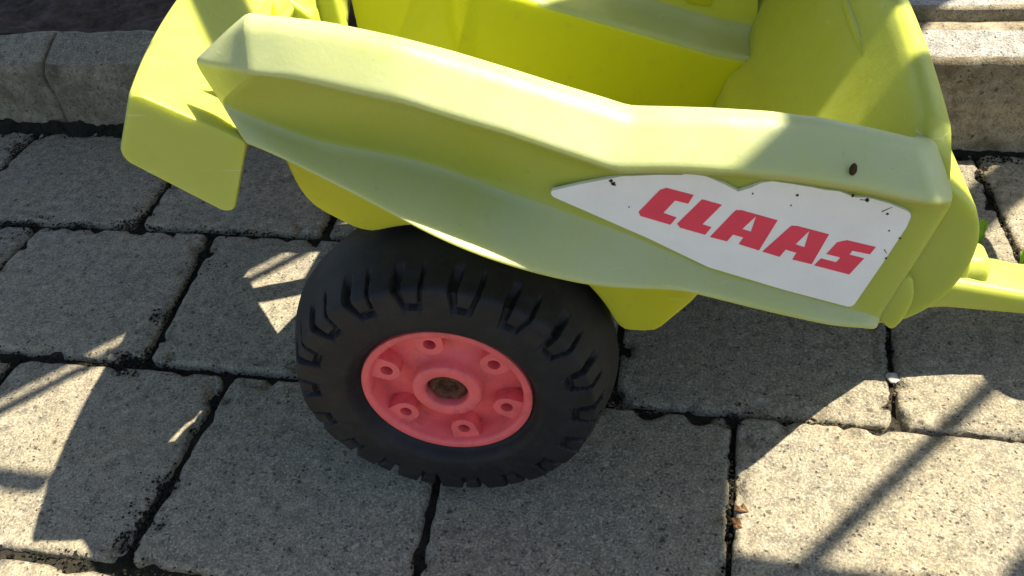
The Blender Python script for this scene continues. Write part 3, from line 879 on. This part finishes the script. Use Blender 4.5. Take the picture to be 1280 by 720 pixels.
w2 = w1.copy(); COL.objects.link(w2); w2.location = (0, 2 * CV, RT); w2.rotation_euler = (0, 0, math.pi)
for ch in list(w1.children):
    c = ch.copy(); COL.objects.link(c); c.parent = w2
ax = extrude([(.006 * math.cos(k * math.pi / 8), .006 * math.sin(k * math.pi / 8)) for k in range(16)], lambda p, v: (p[0], v, RT + p[1]), [.017, 2 * CV - .017])
link('axle', ax, M_rust, trailer)

# ------------------------------------------------------------------ small things on the ground
def weed(x, y, h, seed, label):
    r = random.Random(seed)
    t = empty('weed', (x, y, -.004))
    tag(t, label, 'weed', 'weeds in the paving joints')
    for k in range(5):
        a = r.uniform(0, 6.28); L = h * r.uniform(.6, 1.1); wd = r.uniform(.0022, .004); lean = r.uniform(.2, .7)
        V = []; F = []
        for i in range(7):
            s = i / 6; rad = lean * L * s * s * .8; z = L * s * (1 - .25 * s * lean); ww = wd * math.sin(math.pi * min(1, .12 + .88 * (1 - s))) ** .8 * (1 - s * .2)
            cx, cy = rad * math.cos(a), rad * math.sin(a); px, py = -math.sin(a), math.cos(a)
            V += [(cx + px * ww, cy + py * ww, z), (cx + .0006 * math.cos(a), cy + .0006 * math.sin(a), z - .0008), (cx - px * ww, cy - py * ww, z)]
        for i in range(6):
            for j in range(2): F.append((i * 3 + j, i * 3 + j + 1, i * 3 + j + 4, i * 3 + j + 3))
        link('leaf', mesh(V, F), M_leaf, t)
weed(.252, .704, .034, 1, 'small bright green weed just behind the front cover of the trailer')
weed(.290, .688, .036, 4, 'small green weed behind the drawbar at the right edge')

def dry_leaf(x, y, s, seed, label):
    r = random.Random(seed); V = []; F = []
    n = 9
    V.append((0, 0, .0016))
    for i in range(n):
        a = 6.283 * i / n; k = s * r.uniform(.45, 1.15); V.append((k * math.cos(a), k * .8 * math.sin(a), r.uniform(.0006, .0045)))
    for i in range(n): F.append((0, 1 + i, 1 + (i + 1) % n))
    o = link('dry_leaf', mesh(V, F), M_dry, None, smooth=False); o.location = (x, y, .0006); o.rotation_euler = (0, 0, r.uniform(0, 6))
    s_ = o.modifiers.new("solid", 'SOLIDIFY'); s_.thickness = .0006
    tag(o, label, 'dry leaf', 'crumpled dry leaves by the long joint')
dry_leaf(.0415, .379, .0060, 1, 'crumpled brown leaf scrap on the edge of the sunlit stone, nearer the wheel')
dry_leaf(.0385, .366, .0050, 2, 'smaller brown leaf scrap in the joint, nearest the lower edge of the picture')
bm = bmesh.new(); bmesh.ops.create_icosphere(bm, subdivisions=3, radius=.0052)
for vt in bm.verts: vt.co *= 1 + .55 * noise.noise(vt.co * 170) + .2 * noise.noise(vt.co * 500); vt.co.z *= .5
me = bpy.data.meshes.new("m"); bm.to_mesh(me); bm.free()
pb = link('pebble', me, M_stone); pb.location = (.1605, .527, -.001)
tag(pb, 'pale pebble wedged in the joint below the front corner of the trailer', 'pebble')

# ------------------------------------------------------------------ unseen frame added over the yard: boards and slats placed to throw shade
shade_frame = empty('shade_frame', (0, 0, 0))
tag(shade_frame, 'unseen timber frame added over the yard, its boards and slats casting shade on the paving', 'shade_frame')
PZ = 1.15
D1 = Vector((.629, .777, 0)); D2 = Vector((.777, -.629, 0))
B1 = Vector((.692, .722, 0)); B2 = Vector((.722, -.692, 0))
SHIFT = Vector((SUN.x / SUN.z, SUN.y / SUN.z, 0)) * PZ
def beam(name, q0, q1, t0, t1, h=.022, z=PZ):
    V = []
    for zz in (z, z + h):
        for q, t in ((q0, t0), (q1, t0), (q1, t1), (q0, t1)):
            p = D2 * q + D1 * t + SHIFT; V.append((p.x, p.y, zz))
    me = mesh(V, [(3, 2, 1, 0), (4, 5, 6, 7), (0, 1, 5, 4), (1, 2, 6, 5), (2, 3, 7, 6), (3, 0, 4, 7)])
    return link(name, me, M_wood, shade_frame, smooth=False)
q = -.730
while q > -2.0:
    beam('shade_board', q - .118, q, -1.0, 2.0); q -= .12
for (a, b_) in ((-.7205, -.7100), (-.300, -.252), (-.153, -.141), (-.056, .0)):
    beam('shade_slat', a, b_, -1.0, 2.0, .012)
def shade_patch(pts, h=.014, z=PZ + .03):  # loose boards added to shade the tail and the inner front wall
    P = [B2 * q + B1 * t + SHIFT * 1.026 for q, t in pts]; n = len(P)
    V = [(p.x, p.y, zz) for zz in (z, z + h) for p in P]
    F = [tuple(reversed(range(n))), tuple(range(n, 2 * n))] + [(i, (i + 1) % n, n + (i + 1) % n, n + i) for i in range(n)]
    return link('shade_patch_board', mesh(V, F), M_wood, shade_frame, smooth=False)
shade_patch([(-.660, -.070), (-.560, -.070), (-.560, -.030), (-.660, -.030)])
shade_patch([(-.615, .22), (-.375, .22), (-.365, .29), (-.515, .76), (-.53, 1.9), (-.615, 1.9)])
for t in (-.98, 1.95): beam('shade_frame_beam', -2.0, .1, t, t + .06, .06, PZ + .024)
for (qq, t) in ((-1.95, -.95), (-1.95, 1.98), (.06, 1.98), (.06, -.95)):
    p = D2 * qq + D1 * t + SHIFT
    V = [(p.x + dx, p.y + dy, z) for z in (-.04, PZ + .03) for dx, dy in ((-.03, -.03), (.03, -.03), (.03, .03), (-.03, .03))]
    link('shade_frame_post', mesh(V, [(3, 2, 1, 0), (4, 5, 6, 7), (0, 1, 5, 4), (1, 2, 6, 5), (2, 3, 7, 6), (3, 0, 4, 7)]), M_wood, shade_frame, smooth=False)
def straight(name, x0, x1, y0, y1):  # axis-aligned boards added for single patches of shade on the paving
    a = Vector((x0, y0, 0)) + SHIFT * 1.022; b_ = Vector((x1, y1, 0)) + SHIFT * 1.022
    V = [(x, y, z) for z in (PZ + .025, PZ + .045) for x, y in ((a.x, a.y), (b_.x, a.y), (b_.x, b_.y), (a.x, b_.y))]
    link(name, mesh(V, [(3, 2, 1, 0), (4, 5, 6, 7), (0, 1, 5, 4), (1, 2, 6, 5), (2, 3, 7, 6), (3, 0, 4, 7)]), M_wood, shade_frame, smooth=False)
straight('shade_slat', -1.1, -.512, .316, .333)
straight('shade_slat', .0, .70, .10, .343)
straight('shade_slat', .003, .0350, .344, .414)
straight('shade_slat', -.135, -.052, .10, .328)
straight('shade_slat', -.045, .0, .302, .338)
